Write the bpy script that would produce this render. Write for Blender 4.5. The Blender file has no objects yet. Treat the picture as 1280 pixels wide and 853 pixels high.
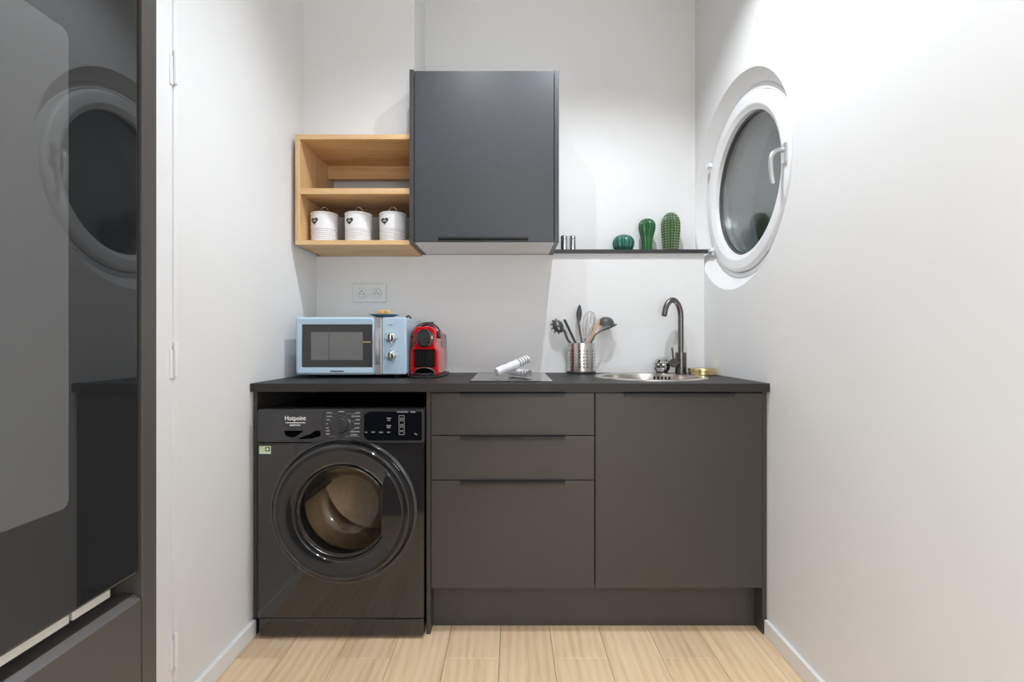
import bpy, bmesh, math, random
from mathutils import Matrix, Vector
random.seed(7)
PI = math.pi
S = bpy.context.scene
C = S.collection

# ------------------------------------------------------------------ camera
FPX, EYE = 612.0, 1.076            # focal length in pixels of a 1280 px wide frame, eye height
cd = bpy.data.cameras.new('camera'); cam = bpy.data.objects.new('camera', cd); C.objects.link(cam)
cd.sensor_fit = 'HORIZONTAL'; cd.sensor_width = 36.0; cd.lens = FPX / 1280 * 36
cd.clip_start = 0.02
cam.location = (0, 0, EYE); cam.rotation_euler = (PI / 2, 0, 0)
S.camera = cam
def PX(px, Y): return (px - 640) * Y / FPX          # world X of a point seen at px at depth Y
def PZ(py, Y): return EYE - (py - 426.5) * Y / FPX  # world Z likewise

# ------------------------------------------------------------------ world: night outside
w = bpy.data.worlds.new('night'); S.world = w; w.use_nodes = True
w.node_tree.nodes['Background'].inputs[0].default_value = (0.02, 0.03, 0.06, 1)
w.node_tree.nodes['Background'].inputs[1].default_value = 0.12

# ------------------------------------------------------------------ exposure
S.view_settings.view_transform = 'Standard'
S.view_settings.look = 'None'
S.view_settings.exposure = -0.11
S.view_settings.gamma = 1.0
S.view_settings.use_curve_mapping = False

CEIL = 2.86
SPOTS = [  # x, y, watts : two ceiling spots of the room, then four added for fill
    (0.345, 1.48, 72), (-0.22, 1.33, 27), (-0.10, 0.40, 16), (0.25, -1.10, 45), (-0.40, -1.10, 45), (0.0, -1.90, 60)]
FILL_GLOBE = (0.45, -0.75, 1.20, 0.20, 22.0)   # fill globe added unseen behind the viewer: x, y, z, radius, emission
SPOT_COLOR = (0.905, 0.96, 1.03)
SPOT_ANGLE, SPOT_BLEND = math.radians(132), 0.55

# ------------------------------------------------------------------ materials
M = {}
def lin(c):
    c /= 255
    return c / 12.92 if c <= 0.04045 else ((c + 0.055) / 1.055) ** 2.4
def rgb(r, g, b): return (lin(r), lin(g), lin(b), 1)
def mat(name, col, rough=0.5, metal=0.0, spec=0.5, coat=0.0, var=0.06, vscale=6.0, bump=0.0, bscale=200.0, stretch=(1, 1, 1), ior=1.5, aniso=0):
    m = bpy.data.materials.new(name); m.use_nodes = True; nt = m.node_tree; N = nt.nodes; L = nt.links
    b = N['Principled BSDF']
    b.inputs['Roughness'].default_value = rough; b.inputs['Metallic'].default_value = metal
    b.inputs['Specular IOR Level'].default_value = spec; b.inputs['Coat Weight'].default_value = coat
    b.inputs['Coat Roughness'].default_value = 0.04; b.inputs['IOR'].default_value = ior
    tc = N.new('ShaderNodeTexCoord'); mp = N.new('ShaderNodeMapping'); mp.inputs['Scale'].default_value = stretch
    L.new(tc.outputs['Object'], mp.inputs[0])
    nz = N.new('ShaderNodeTexNoise'); nz.inputs['Scale'].default_value = vscale; nz.inputs['Detail'].default_value = 4
    L.new(mp.outputs[0], nz.inputs['Vector'])
    rp = N.new('ShaderNodeValToRGB')
    rp.color_ramp.elements[0].position = 0.3; rp.color_ramp.elements[1].position = 0.7
    rp.color_ramp.elements[0].color = tuple(max(0, c * (1 - var)) for c in col[:3]) + (1,)
    rp.color_ramp.elements[1].color = tuple(min(1, c * (1 + var)) for c in col[:3]) + (1,)
    L.new(nz.outputs[0], rp.inputs[0]); L.new(rp.outputs[0], b.inputs['Base Color'])
    if bump:
        n2 = N.new('ShaderNodeTexNoise'); n2.inputs['Scale'].default_value = bscale; n2.inputs['Detail'].default_value = 5
        bp = N.new('ShaderNodeBump'); bp.inputs['Strength'].default_value = bump; bp.inputs['Distance'].default_value = 0.002
        L.new(mp.outputs[0], n2.inputs['Vector']); L.new(n2.outputs[0], bp.inputs['Height']); L.new(bp.outputs[0], b.inputs['Normal'])
    M[name] = m
    return m
def wood(name, c1, c2, c3, axis, rough=0.45, gscale=1.0, cathedral=0.5, rnd=True):
    """oak: long streaks, growth-ring waves and pores along the given axis"""
    m = bpy.data.materials.new(name); m.use_nodes = True; nt = m.node_tree; N = nt.nodes; L = nt.links
    b = N['Principled BSDF']; b.inputs['Roughness'].default_value = rough
    tc = N.new('ShaderNodeTexCoord'); oi = N.new('ShaderNodeObjectInfo')
    mul = N.new('ShaderNodeVectorMath'); mul.operation = 'MULTIPLY'; cmb = N.new('ShaderNodeCombineXYZ')
    for i in range(3): L.new(oi.outputs['Random'], cmb.inputs[i])
    mul.inputs[1].default_value = (7.3, 11.1, 5.7); L.new(cmb.outputs[0], mul.inputs[0])
    add = N.new('ShaderNodeVectorMath'); add.operation = 'ADD'
    L.new(tc.outputs['Object'], add.inputs[0]); L.new(mul.outputs[0], add.inputs[1])
    def mapped(s_long, s_cross):
        mp = N.new('ShaderNodeMapping'); sc = [s_cross] * 3; sc[axis] = s_long
        mp.inputs['Scale'].default_value = sc; L.new(add.outputs[0], mp.inputs[0]); return mp
    n1 = N.new('ShaderNodeTexNoise'); n1.inputs['Scale'].default_value = 1; n1.inputs['Detail'].default_value = 6; n1.inputs['Roughness'].default_value = 0.6
    L.new(mapped(1.6 * gscale, 16 * gscale).outputs[0], n1.inputs['Vector'])
    n2 = N.new('ShaderNodeTexNoise'); n2.inputs['Scale'].default_value = 1; n2.inputs['Detail'].default_value = 3
    L.new(mapped(9 * gscale, 320 * gscale).outputs[0], n2.inputs['Vector'])
    wv = N.new('ShaderNodeTexWave'); wv.wave_type = 'RINGS'; wv.rings_direction = 'XYZ'[axis]
    wv.inputs['Scale'].default_value = 7 * gscale; wv.inputs['Distortion'].default_value = 5; wv.inputs['Detail'].default_value = 3; wv.inputs['Detail Scale'].default_value = 0.6
    L.new(mapped(0.35, 1.8).outputs[0], wv.inputs['Vector'])
    mx1 = N.new('ShaderNodeMix'); mx1.data_type = 'FLOAT'; mx1.inputs[0].default_value = cathedral * 0.5
    L.new(n1.outputs[0], mx1.inputs[2]); L.new(wv.outputs[0], mx1.inputs[3])
    mx2 = N.new('ShaderNodeMix'); mx2.data_type = 'FLOAT'; mx2.inputs[0].default_value = 0.28
    L.new(mx1.outputs[0], mx2.inputs[2]); L.new(n2.outputs[0], mx2.inputs[3])
    rp = N.new('ShaderNodeValToRGB'); e = rp.color_ramp.elements
    e[0].position = 0.28; e[0].color = c1; e[1].position = 0.75; e[1].color = c3
    k = e.new(0.5); k.color = c2
    L.new(mx2.outputs[0], rp.inputs[0])
    hs = N.new('ShaderNodeHueSaturation'); mr = N.new('ShaderNodeMapRange')
    mr.inputs['To Min'].default_value = 0.9; mr.inputs['To Max'].default_value = 1.08
    L.new(oi.outputs['Random'], mr.inputs[0]); L.new(mr.outputs[0], hs.inputs['Value']); L.new(rp.outputs[0], hs.inputs['Color'])
    L.new(hs.outputs[0], b.inputs['Base Color'])
    bp = N.new('ShaderNodeBump'); bp.inputs['Strength'].default_value = 0.12; bp.inputs['Distance'].default_value = 0.001
    L.new(n2.outputs[0], bp.inputs['Height']); L.new(bp.outputs[0], b.inputs['Normal'])
    M[name] = m
    return m
def glass(name, tint, ior=1.5, gloss=(1, 1, 1, 1)):
    m = bpy.data.materials.new(name); m.use_nodes = True; nt = m.node_tree; N = nt.nodes; L = nt.links
    N.remove(N['Principled BSDF']); out = N['Material Output']
    fr = N.new('ShaderNodeFresnel'); ge = N.new('ShaderNodeNewGeometry'); io = N.new('ShaderNodeMix'); io.data_type = 'FLOAT'
    io.inputs[2].default_value = ior; io.inputs[3].default_value = 1 / ior   # same reflectance on both faces of the thin pane
    L.new(ge.outputs['Backfacing'], io.inputs[0]); L.new(io.outputs[0], fr.inputs[0])
    t = N.new('ShaderNodeBsdfTransparent'); t.inputs[0].default_value = tint
    g = N.new('ShaderNodeBsdfGlossy'); g.inputs['Color'].default_value = gloss; g.inputs['Roughness'].default_value = 0.005
    mx = N.new('ShaderNodeMixShader'); L.new(fr.outputs[0], mx.inputs[0]); L.new(t.outputs[0], mx.inputs[1]); L.new(g.outputs[0], mx.inputs[2])
    L.new(mx.outputs[0], out.inputs[0]); M[name] = m
    return m

mat('wall_paint', (0.83, 0.825, 0.815, 1), 0.6, var=0.012, vscale=3, bump=0.08, bscale=90, spec=0.3)
mat('ceiling_paint', (0.83, 0.83, 0.82, 1), 0.8, var=0.01)
mat('trim_paint', (0.86, 0.855, 0.85, 1), 0.35, var=0.012, vscale=10, bump=0.04, bscale=60)
mat('pvc_white', (0.88, 0.88, 0.88, 1), 0.28, var=0.01)
wood('floor_oak', rgb(206, 170, 128), rgb(234, 204, 165), rgb(245, 221, 188), 1, 0.45, 1.0, 0.3)
wood('shelf_oak', rgb(178, 132, 84), rgb(218, 178, 128), rgb(232, 198, 150), 0, 0.5, 1.2, 0.25)
wood('shelf_oak_upright', rgb(178, 132, 84), rgb(218, 178, 128), rgb(232, 198, 150), 2, 0.5, 1.2, 0.25)
wood('utensil_wood', rgb(182, 134, 94), rgb(206, 164, 122), rgb(218, 180, 140), 2, 0.55, 4, 0.2)
mat('graphite', (0.055, 0.048, 0.043, 1), 0.36, var=0.03, vscale=40, bump=0.03, bscale=600)  # warm bounce from the floor is put into this grey
mat('graphite_cool_lit', (0.053, 0.056, 0.062, 1), 0.36, var=0.03, vscale=40, bump=0.03, bscale=600)  # same grey, the cooler light higher up put into the colour
mat('worktop', (0.032, 0.030, 0.029, 1), 0.5, spec=0.3, var=0.08, vscale=90, bump=0.03, bscale=500)
mat('melamine', (0.84, 0.83, 0.82, 1), 0.45, var=0.02)
mat('matt_black', (0.012, 0.012, 0.013, 1), 0.45, var=0.05)
mat('shelf_black', (0.035, 0.035, 0.037, 1), 0.4, var=0.05)
mat('rubber', (0.01, 0.01, 0.01, 1), 0.8)
mat('gloss_black', (0.018, 0.018, 0.019, 1), 0.07, coat=0.6, var=0.03, spec=0.6)
mat('panel_black', (0.040, 0.040, 0.042, 1), 0.22, var=0.03, spec=0.6)
mat('display_black', (0.004, 0.005, 0.008, 1), 0.06, spec=0.4)
mat('print_white', (0.85, 0.85, 0.85, 1), 0.5, var=0.01)
mat('print_grey', (0.35, 0.35, 0.36, 1), 0.5, var=0.01)
mat('label_green', rgb(206, 226, 176), 0.5, var=0.05)
mat('chrome', (0.85, 0.85, 0.86, 1), 0.08, 1.0, var=0.02)
mat('lever_satin', (0.70, 0.70, 0.70, 1), 0.22, 0.85, var=0.02)
mat('steel', (0.62, 0.60, 0.58, 1), 0.22, 1.0, var=0.06, vscale=20, stretch=(1, 1, 12))
mat('sink_steel', (0.66, 0.62, 0.58, 1), 0.24, 1.0, var=0.05, vscale=30)
mat('drum_steel', (0.52, 0.44, 0.34, 1), 0.38, 1.0, var=0.08, vscale=50)
mat('gunmetal', (0.17, 0.16, 0.15, 1), 0.28, 1.0, var=0.06, vscale=20)
mat('nylon_grey', (0.075, 0.075, 0.078, 1), 0.38, var=0.05)
mat('nylon_black', (0.03, 0.03, 0.032, 1), 0.4, var=0.05)
mat('brass', (0.78, 0.62, 0.30, 1), 0.22, 1.0, var=0.05)
mat('enamel_blue', rgb(184, 208, 224), 0.18, coat=0.4, var=0.015)
mat('microwave_glass', (0.030, 0.029, 0.029, 1), 0.05, var=0.02, spec=0.7)
mat('microwave_screen', (0.16, 0.16, 0.155, 1), 0.14, var=0.03, vscale=300, spec=0.6)  # mesh window, reflected brightness put into its lighter grey
mat('brushed_grey', (0.55, 0.53, 0.52, 1), 0.3, 0.8, var=0.04)
mat('red_gloss', rgb(205, 12, 10), 0.18, coat=0.5, var=0.03)
mat('smoke_tank', (0.30, 0.28, 0.28, 1), 0.12, var=0.03)
mat('can_white', (0.82, 0.82, 0.83, 1), 0.32, var=0.012)
mat('heart_dark', (0.035, 0.033, 0.032, 1), 0.5)
mat('cactus_teal', rgb(40, 104, 86), 0.16, coat=0.5, var=0.25, vscale=30)
mat('cactus_mid', rgb(34, 96, 48), 0.16, coat=0.5, var=0.35, vscale=24, stretch=(1, 1, .2))
mat('cactus_olive', rgb(62, 92, 40), 0.3, coat=0.2, var=0.2, vscale=24, stretch=(1, 1, .2))
mat('plate_blue', rgb(96, 136, 158), 0.2, coat=0.4)
mat('biscuit', rgb(226, 176, 92), 0.6, var=0.12, vscale=60, bump=0.2)
mat('hob_glass', (0.010, 0.010, 0.011, 1), 0.03, spec=0.9, coat=0.4, var=0.02)
mat('oven_glass', (0.012, 0.013, 0.014, 1), 0.015, spec=0.75, var=0.01)
mat('oven_window', (0.075, 0.076, 0.076, 1), 0.012, spec=0.75, var=0.01)  # lighter grey base stands for extra reflections between the panes
mat('oven_trim', (0.60, 0.60, 0.59, 1), 0.35, 0.6, var=0.02)
mat('socket_white', (0.80, 0.80, 0.80, 1), 0.3, var=0.01)
mat('dark_void', (0.002, 0.002, 0.002, 1), 0.9, spec=0.0)  # near-black holding the shade of recesses and gaps; also holes, joints
mat('lamp_metal', (0.8, 0.8, 0.8, 1), 0.3, 0.6)
glass('window_glass', (0.86, 0.88, 0.88, 1), 1.52)
glass('door_glass', (0.80, 0.77, 0.72, 1), 1.5)

def towel_material():
    m = mat('towel', (0.80, 0.80, 0.80, 1), 0.9, var=0.04, vscale=80, bump=0.5, bscale=350)
    nt = m.node_tree; N = nt.nodes; L = nt.links; b = N['Principled BSDF']; src = b.inputs['Base Color'].links[0].from_socket
    tc = N.new('ShaderNodeTexCoord'); sp = N.new('ShaderNodeSeparateXYZ'); L.new(tc.outputs['Object'], sp.inputs[0])
    wv = N.new('ShaderNodeMath'); wv.operation = 'MULTIPLY'; wv.inputs[1].default_value = 430; L.new(sp.outputs[0], wv.inputs[0])
    sn = N.new('ShaderNodeMath'); sn.operation = 'SINE'; L.new(wv.outputs[0], sn.inputs[0])
    gt = N.new('ShaderNodeMath'); gt.operation = 'GREATER_THAN'; gt.inputs[1].default_value = 0.1; L.new(sn.outputs[0], gt.inputs[0])
    lim = N.new('ShaderNodeMath'); lim.operation = 'GREATER_THAN'; lim.inputs[1].default_value = 0.026; L.new(sp.outputs[0], lim.inputs[0])
    an = N.new('ShaderNodeMath'); an.operation = 'MULTIPLY'; L.new(gt.outputs[0], an.inputs[0]); L.new(lim.outputs[0], an.inputs[1])
    mx = N.new('ShaderNodeMix'); mx.data_type = 'RGBA'; L.new(an.outputs[0], mx.inputs[0]); L.new(src, mx.inputs[6]); mx.inputs[7].default_value = (0.33, 0.33, 0.34, 1)
    L.new(mx.outputs[2], b.inputs['Base Color'])
towel_material()

# ------------------------------------------------------------------ mesh helpers (world coordinates)
RX = Matrix.Rotation(PI / 2, 4, 'X')     # lathe axis -> -Y (towards the room)
RY = Matrix.Rotation(PI / 2, 4, 'Y')     # lathe axis -> +X
def T(x, y, z): return Matrix.Translation((x, y, z))
def new(): return bmesh.new()
def merge(dst, src):
    mp = {v: dst.verts.new(v.co) for v in src.verts}
    for f in src.faces:
        try: dst.faces.new([mp[v] for v in f.verts])
        except ValueError: pass
    src.free()
    return dst
def box(bm, x0, x1, y0, y1, z0, z1, bev=0.0, seg=2, mtx=None):
    t = bmesh.new(); bmesh.ops.create_cube(t, size=1)
    for v in t.verts: v.co = Vector(((x0 + x1) / 2 + v.co.x * (x1 - x0), (y0 + y1) / 2 + v.co.y * (y1 - y0), (z0 + z1) / 2 + v.co.z * (z1 - z0)))
    if bev: bmesh.ops.bevel(t, geom=list(t.edges), offset=bev, segments=seg, affect='EDGES', profile=0.5, clamp_overlap=True)
    if mtx is not None: bmesh.ops.transform(t, matrix=mtx, verts=t.verts)
    return merge(bm, t)
def lathe(bm, prof, mtx, n=48, closed=False, rib=0, amp=0.0, a0=0.0, a1=2 * PI):
    full = abs(a1 - a0 - 2 * PI) < 1e-6
    cols = n if full else n + 1
    rings = []
    for i, (r, h) in enumerate(prof):
        if r < 1e-6: rings.append([bm.verts.new(mtx @ Vector((0, 0, h)))]); continue
        row = []
        for j in range(cols):
            a = a0 + (a1 - a0) * j / n
            rr = r * (1 - amp * (0.5 - 0.5 * math.cos(rib * a))) if rib else r
            row.append(bm.verts.new(mtx @ Vector((rr * math.cos(a), rr * math.sin(a), h))))
        rings.append(row)
    pairs = list(zip(rings, rings[1:]))
    if closed: pairs.append((rings[-1], rings[0]))
    for A, B in pairs:
        for j in range(n):
            k = (j + 1) % cols
            if len(A) == 1 and len(B) == 1: continue
            if len(A) == 1: bm.faces.new((A[0], B[j], B[k]))
            elif len(B) == 1: bm.faces.new((A[j], B[0], A[k]))
            else: bm.faces.new((A[j], B[j], B[k], A[k]))
    return bm
def tube(bm, pts, r, n=10, cap=True, loop=False):
    pts = [Vector(p) for p in pts]; rs = r if isinstance(r, (list, tuple)) else [r] * len(pts)
    m = len(pts); up = None; rings = []
    for i, p in enumerate(pts):
        if loop: d = pts[(i + 1) % m] - pts[i - 1]
        else: d = pts[min(i + 1, m - 1)] - pts[max(i - 1, 0)]
        d.normalize()
        if up is None:
            up = d.orthogonal().normalized()
        else:
            up = (up - d * up.dot(d)); up = up.normalized() if up.length > 1e-6 else d.orthogonal().normalized()
        s = d.cross(up)
        rings.append([bm.verts.new(p + (up * math.cos(2 * PI * j / n) + s * math.sin(2 * PI * j / n)) * rs[i]) for j in range(n)])
    rng = range(m) if loop else range(m - 1)
    for i in rng:
        A, B = rings[i], rings[(i + 1) % m]
        for j in range(n): bm.faces.new((A[j], A[(j + 1) % n], B[(j + 1) % n], B[j]))
    if cap and not loop:
        bm.faces.new(rings[0]); bm.faces.new(rings[-1][::-1])
    return bm
def prism(bm, poly, d0, d1, mtx=None, bev=0.0, seg=2):
    """polygon in (x, z) extruded along y from d0 to d1"""
    t = bmesh.new()
    A = [t.verts.new((x, d0, z)) for x, z in poly]; B = [t.verts.new((x, d1, z)) for x, z in poly]
    n = len(poly); t.faces.new(A); t.faces.new(B[::-1])
    for i in range(n): t.faces.new((A[i], B[i], B[(i + 1) % n], A[(i + 1) % n]))
    bmesh.ops.recalc_face_normals(t, faces=t.faces)
    if bev:
        ed = [e for e in t.edges if e.calc_face_angle(0) > 0.5]
        bmesh.ops.bevel(t, geom=ed, offset=bev, segments=seg, affect='EDGES', profile=0.5, clamp_overlap=True)
    if mtx is not None: bmesh.ops.transform(t, matrix=mtx, verts=t.verts)
    return merge(bm, t)
def holed(bm, u0, u1, v0, v1, cu, cv, R0, R1, w0, w1, mp, n=96):
    """slab u0..u1 x v0..v1 between w0 and w1 with a round hole (radius R0 at w0, R1 at w1)"""
    angs = [2 * PI * i / n for i in range(n)] + [math.atan2(v - cv, u - cu) % (2 * PI) for u in (u0, u1) for v in (v0, v1)]
    angs = sorted(set(round(a, 6) for a in angs))
    def edge(a):
        c, s = math.cos(a), math.sin(a); t = 1e9
        if c > 1e-9: t = min(t, (u1 - cu) / c)
        if c < -1e-9: t = min(t, (u0 - cu) / c)
        if s > 1e-9: t = min(t, (v1 - cv) / s)
        if s < -1e-9: t = min(t, (v0 - cv) / s)
        return cu + c * t, cv + s * t
    rows = []
    for a in angs:
        e = edge(a); c, s = math.cos(a), math.sin(a)
        rows.append([bm.verts.new(mp(cu + R0 * c, cv + R0 * s, w0)), bm.verts.new(mp(e[0], e[1], w0)),
                     bm.verts.new(mp(e[0], e[1], w1)), bm.verts.new(mp(cu + R1 * c, cv + R1 * s, w1))])
    for i in range(len(rows)):
        A, B = rows[i], rows[(i + 1) % len(rows)]
        for k in range(4): bm.faces.new((A[k], A[(k + 1) % 4], B[(k + 1) % 4], B[k]))
    return bm
def grid_solid(bm, f, nu, nv, thick):
    """thin shell over f(u, v) -> (point, normal)"""
    top, bot = [], []
    for i in range(nu + 1):
        a, b = [], []
        for j in range(nv + 1):
            p, nrm = f(i / nu, j / nv); p = Vector(p); nrm = Vector(nrm).normalized()
            a.append(bm.verts.new(p + nrm * thick / 2)); b.append(bm.verts.new(p - nrm * thick / 2))
        top.append(a); bot.append(b)
    for i in range(nu):
        for j in range(nv):
            bm.faces.new((top[i][j], top[i + 1][j], top[i + 1][j + 1], top[i][j + 1]))
            bm.faces.new((bot[i][j], bot[i][j + 1], bot[i + 1][j + 1], bot[i + 1][j]))
    for i in range(nu):
        bm.faces.new((top[i][0], bot[i][0], bot[i + 1][0], top[i + 1][0])); bm.faces.new((top[i][nv], top[i + 1][nv], bot[i + 1][nv], bot[i][nv]))
    for j in range(nv):
        bm.faces.new((top[0][j], top[0][j + 1], bot[0][j + 1], bot[0][j])); bm.faces.new((top[nu][j], bot[nu][j], bot[nu][j + 1], top[nu][j + 1]))
    return bm

def wloc(o):
    v = Vector((0, 0, 0))
    while o: v += o.location; o = o.parent
    return v
def obj(name, bm, m, parent=None, angle=35, flat=False):
    """bmesh in world coordinates -> one mesh object; top level gets its origin at its base"""
    bmesh.ops.remove_doubles(bm, verts=bm.verts, dist=1e-6)
    bmesh.ops.recalc_face_normals(bm, faces=bm.faces)
    xs = [v.co for v in bm.verts]
    lo = Vector((min(v.x for v in xs), min(v.y for v in xs), min(v.z for v in xs))); hi = Vector((max(v.x for v in xs), max(v.y for v in xs), max(v.z for v in xs)))
    org = Vector(((lo.x + hi.x) / 2, (lo.y + hi.y) / 2, lo.z))
    bmesh.ops.translate(bm, vec=-org, verts=bm.verts)
    me = bpy.data.meshes.new(name); bm.to_mesh(me); bm.free()
    if not flat:
        for p in me.polygons: p.use_smooth = True
        me.set_sharp_from_angle(angle=math.radians(angle))
    me.materials.append(M[m])
    o = bpy.data.objects.new(name, me); C.objects.link(o)
    if not flat:
        wn_ = o.modifiers.new('weighted_normals', 'WEIGHTED_NORMAL'); wn_.keep_sharp = True; wn_.weight = 100
    if parent: o.parent = parent
    o.location = org - (wloc(parent) if parent else Vector((0, 0, 0)))
    return o
def thing(name, label, cat, loc, group=None):
    o = bpy.data.objects.new(name, None); C.objects.link(o); o.location = loc; o.empty_display_size = 0.05
    o['label'] = label; o['category'] = cat
    if group: o['group'] = group
    return o
def tag(o, label, cat, group=None):
    o['label'] = label; o['category'] = cat
    if group: o['group'] = group
    return o
def struct(o, label=None, cat=None):
    o['kind'] = 'structure'
    if label: o['label'] = label
    if cat: o['category'] = cat
    return o
def sroot(name, loc, label, cat):
    o = bpy.data.objects.new(name, None); C.objects.link(o); o.location = loc; o.empty_display_size = 0.05
    return struct(o, label, cat)
def text_bm(s, width, cx, y, z, depth=0.0006, squash=1.0, bold=0.012):
    """lettering lying in the plane facing the room, centred on cx, baseline z, given total width"""
    cu = bpy.data.curves.new('lettering', 'FONT'); cu.body = s; cu.size = 1; cu.extrude = 0.0
    cu.resolution_u = 3; cu.offset = bold
    ob = bpy.data.objects.new('lettering', cu); C.objects.link(ob)
    dg = bpy.context.evaluated_depsgraph_get(); me = bpy.data.meshes.new_from_object(ob.evaluated_get(dg))
    bpy.data.objects.remove(ob); bpy.data.curves.remove(cu)
    x0 = min(v.co.x for v in me.vertices); x1 = max(v.co.x for v in me.vertices); k = width / (x1 - x0)
    bm = bmesh.new(); bm.from_mesh(me); bpy.data.meshes.remove(me)
    for v in bm.verts: v.co = Vector((cx + (v.co.x - (x0 + x1) / 2) * k, y - depth, z + v.co.y * k * squash))
    return bm

# ================================================================== THE ROOM
XL, XR = -0.951, 0.936             # side walls
YU, YLOW, YCH = 2.50, 2.385, 2.23  # upper back wall, lower lining wall, boxed-in chase
YREAR = -2.3
WY, WZ, WR = 2.07, 1.735, 0.44     # round window: centre and opening radius

floor = obj('floor', box(new(), XL - .02, XR + .02, YREAR, YU + .1, -0.06, -0.012), 'dark_void'); struct(floor, 'light oak plank floor of the kitchenette', 'floor')
PW, PLEN = 0.184, 1.2
def plank_mesh(x0, x1, y0, y1):
    return box(new(), x0 + .0006, x1 - .0006, y0 + .0006, y1 - .0006, -0.012, 0.0, 0.0012, 1)
proto = {}
for n in range(-4, 7):
    x0 = -0.227 + PW * n; x1 = x0 + PW
    x0c, x1c = max(x0, XL), min(x1, XR)
    if x1c - x0c < 0.01: continue
    off = 1.66 if n % 2 == 0 else 1.66 - 0.62 - 0.11 * ((n * 7) % 3)
    y = off - PLEN * 4
    while y < YU:
        ya, yb = max(y, YREAR), min(y + PLEN, YU)
        if yb - ya > 0.02:
            key = (round(x1c - x0c, 4), round(yb - ya, 4))
            if key in proto:
                p = proto[key].copy(); C.objects.link(p); p.location = ((x0c + x1c) / 2, (ya + yb) / 2, p.location.z + 0)
                p.location -= wloc(floor); p.location.z = proto[key].location.z
            else:
                p = obj('plank', plank_mesh(x0c, x1c, ya, yb), 'floor_oak', floor); proto[key] = p
        y += PLEN

struct(obj('ceiling', box(new(), XL - .1, XR + .3, YREAR - .1, YU + .1, CEIL, CEIL + .1), 'ceiling_paint'), 'white ceiling above the kitchenette', 'ceiling')
struct(obj('wall_left', box(new(), XL - .1, XL, YREAR - .1, YU + .1, 0, CEIL), 'wall_paint'), 'white left wall beside the washing machine', 'wall')
struct(obj('wall_rear', box(new(), XL, XR, YREAR - .1, YREAR, 0, CEIL), 'wall_paint'), 'white wall behind the viewer', 'wall')
bm = holed(new(), YREAR - .1, YU + .1, 0, CEIL, WY, WZ, WR, 0.386, XR, XR + 0.055, lambda u, v, w: (w, u, v))
holed(bm, YREAR - .1, YU + .1, 0, CEIL, WY, WZ, 0.386, 0.386, XR + 0.055, XR + 0.28, lambda u, v, w: (w, u, v))
struct(obj('wall_right', bm, 'wall_paint', angle=28), 'white right wall with the round window opening', 'wall')
struct(obj('wall_back', box(new(), XL, XR + .0, YU, YU + .1, 0, CEIL), 'wall_paint'), 'white upper back wall behind the grey cabinet', 'wall')
lin_poly = [(XL, 0), (XR, 0), (XR, 1.503), (0.201, 1.503), (0.201, 1.4962), (-0.438, 1.4962), (-0.438, 1.4885), (XL, 1.4885)]
struct(obj('wall_lower_back', prism(new(), lin_poly, YLOW, YU), 'wall_paint'), 'white lower wall lining above the worktop', 'wall')
struct(obj('wall_upper_left', box(new(), XL, -0.4446, YCH, YU, 1.9645, CEIL), 'wall_paint'), 'white boxed-out wall section above the oak shelf', 'wall')
struct(obj('baseboard_left', box(new(), XL, -0.934, 1.395, 1.79, 0, 0.058, 0.003), 'trim_paint'), 'white skirting board along the left wall', 'baseboard')
struct(obj('baseboard_right', box(new(), 0.921, XR, YREAR, 1.79, 0, 0.058, 0.003), 'trim_paint'), 'white skirting board along the right wall', 'baseboard')

# ---- door in the left wall, only its hinge side shows
d = sroot('door_1', (XL, 0.96, 0), 'white door in the left wall with three hinges', 'door')
obj('leaf', box(new(), XL + .0002, XL + .006, 0.52, 1.3640, 0.006, 2.06, 0.001), 'trim_paint', d)
for i, py in enumerate((85, 450, 812)):
    zc = PZ(py, 1.368)
    h = lathe(new(), [(0, -.048), (.0035, -.048), (.0062, -.044), (.0062, -.001), (.0056, 0), (.0062, .001), (.0062, .044), (.0035, .048), (0, .048)], T(XL + .013, 1.3660, zc), 12)
    box(h, XL + .006, XL + .009, 1.350, 1.3635, zc - .052, zc + .03, 0.001)
    obj('hinge', h, 'pvc_white', d)
struct(obj('trim_1', box(box(box(new(), XL, XL + .007, 1.3655, 1.384, 0, 2.09, 0.002), XL, XL + .007, 0.49, 0.517, 0, 2.09, 0.002), XL, XL + .007, 0.517, 1.3655, 2.063, 2.09, 0.002), 'trim_paint'), 'white door casing on the left wall', 'door casing')

# ---- round window
wn = sroot('window_1', (XR + .05, WY, WZ - WR), 'round white window set deep in the right wall', 'window')
WM_ = T(0, WY, WZ) @ RY
obj('frame', lathe(new(), [(.388, 1.06), (.388, .986), (.372, .984), (.366, .988), (.366, 1.06)], WM_, 96, True), 'pvc_white', wn, 40)
sash = obj('sash', lathe(new(), [(.364, 1.04), (.364, .978), (.358, .970), (.348, .967), (.318, .967), (.310, .969), (.306, .974), (.2955, .977), (.2915, .981), (.2915, 1.04)], WM_, 96, True), 'pvc_white', wn, 40)
obj('gasket', lathe(new(), [(.2913, .999), (.284, 1.001), (.284, 1.0075), (.2913, 1.0075)], WM_, 96, True), 'nylon_grey', sash)
obj('spacer', lathe(new(), [(.2910, 1.0125), (.279, 1.0125), (.279, 1.0255), (.2910, 1.0255)], WM_, 96, True), 'brushed_grey', sash)
for x in (1.008, 1.026):
    obj('pane', lathe(new(), [(0, x), (.2905, x), (.2905, x + .004), (0, x + .004)], WM_, 96), 'window_glass', sash)
hy, hz = WY - .338, WZ + .005
hd = obj('window_handle', box(new(), .957, .968, hy - .014, hy + .014, hz - .036, hz + .036, 0.004), 'lever_satin', wn)
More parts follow.
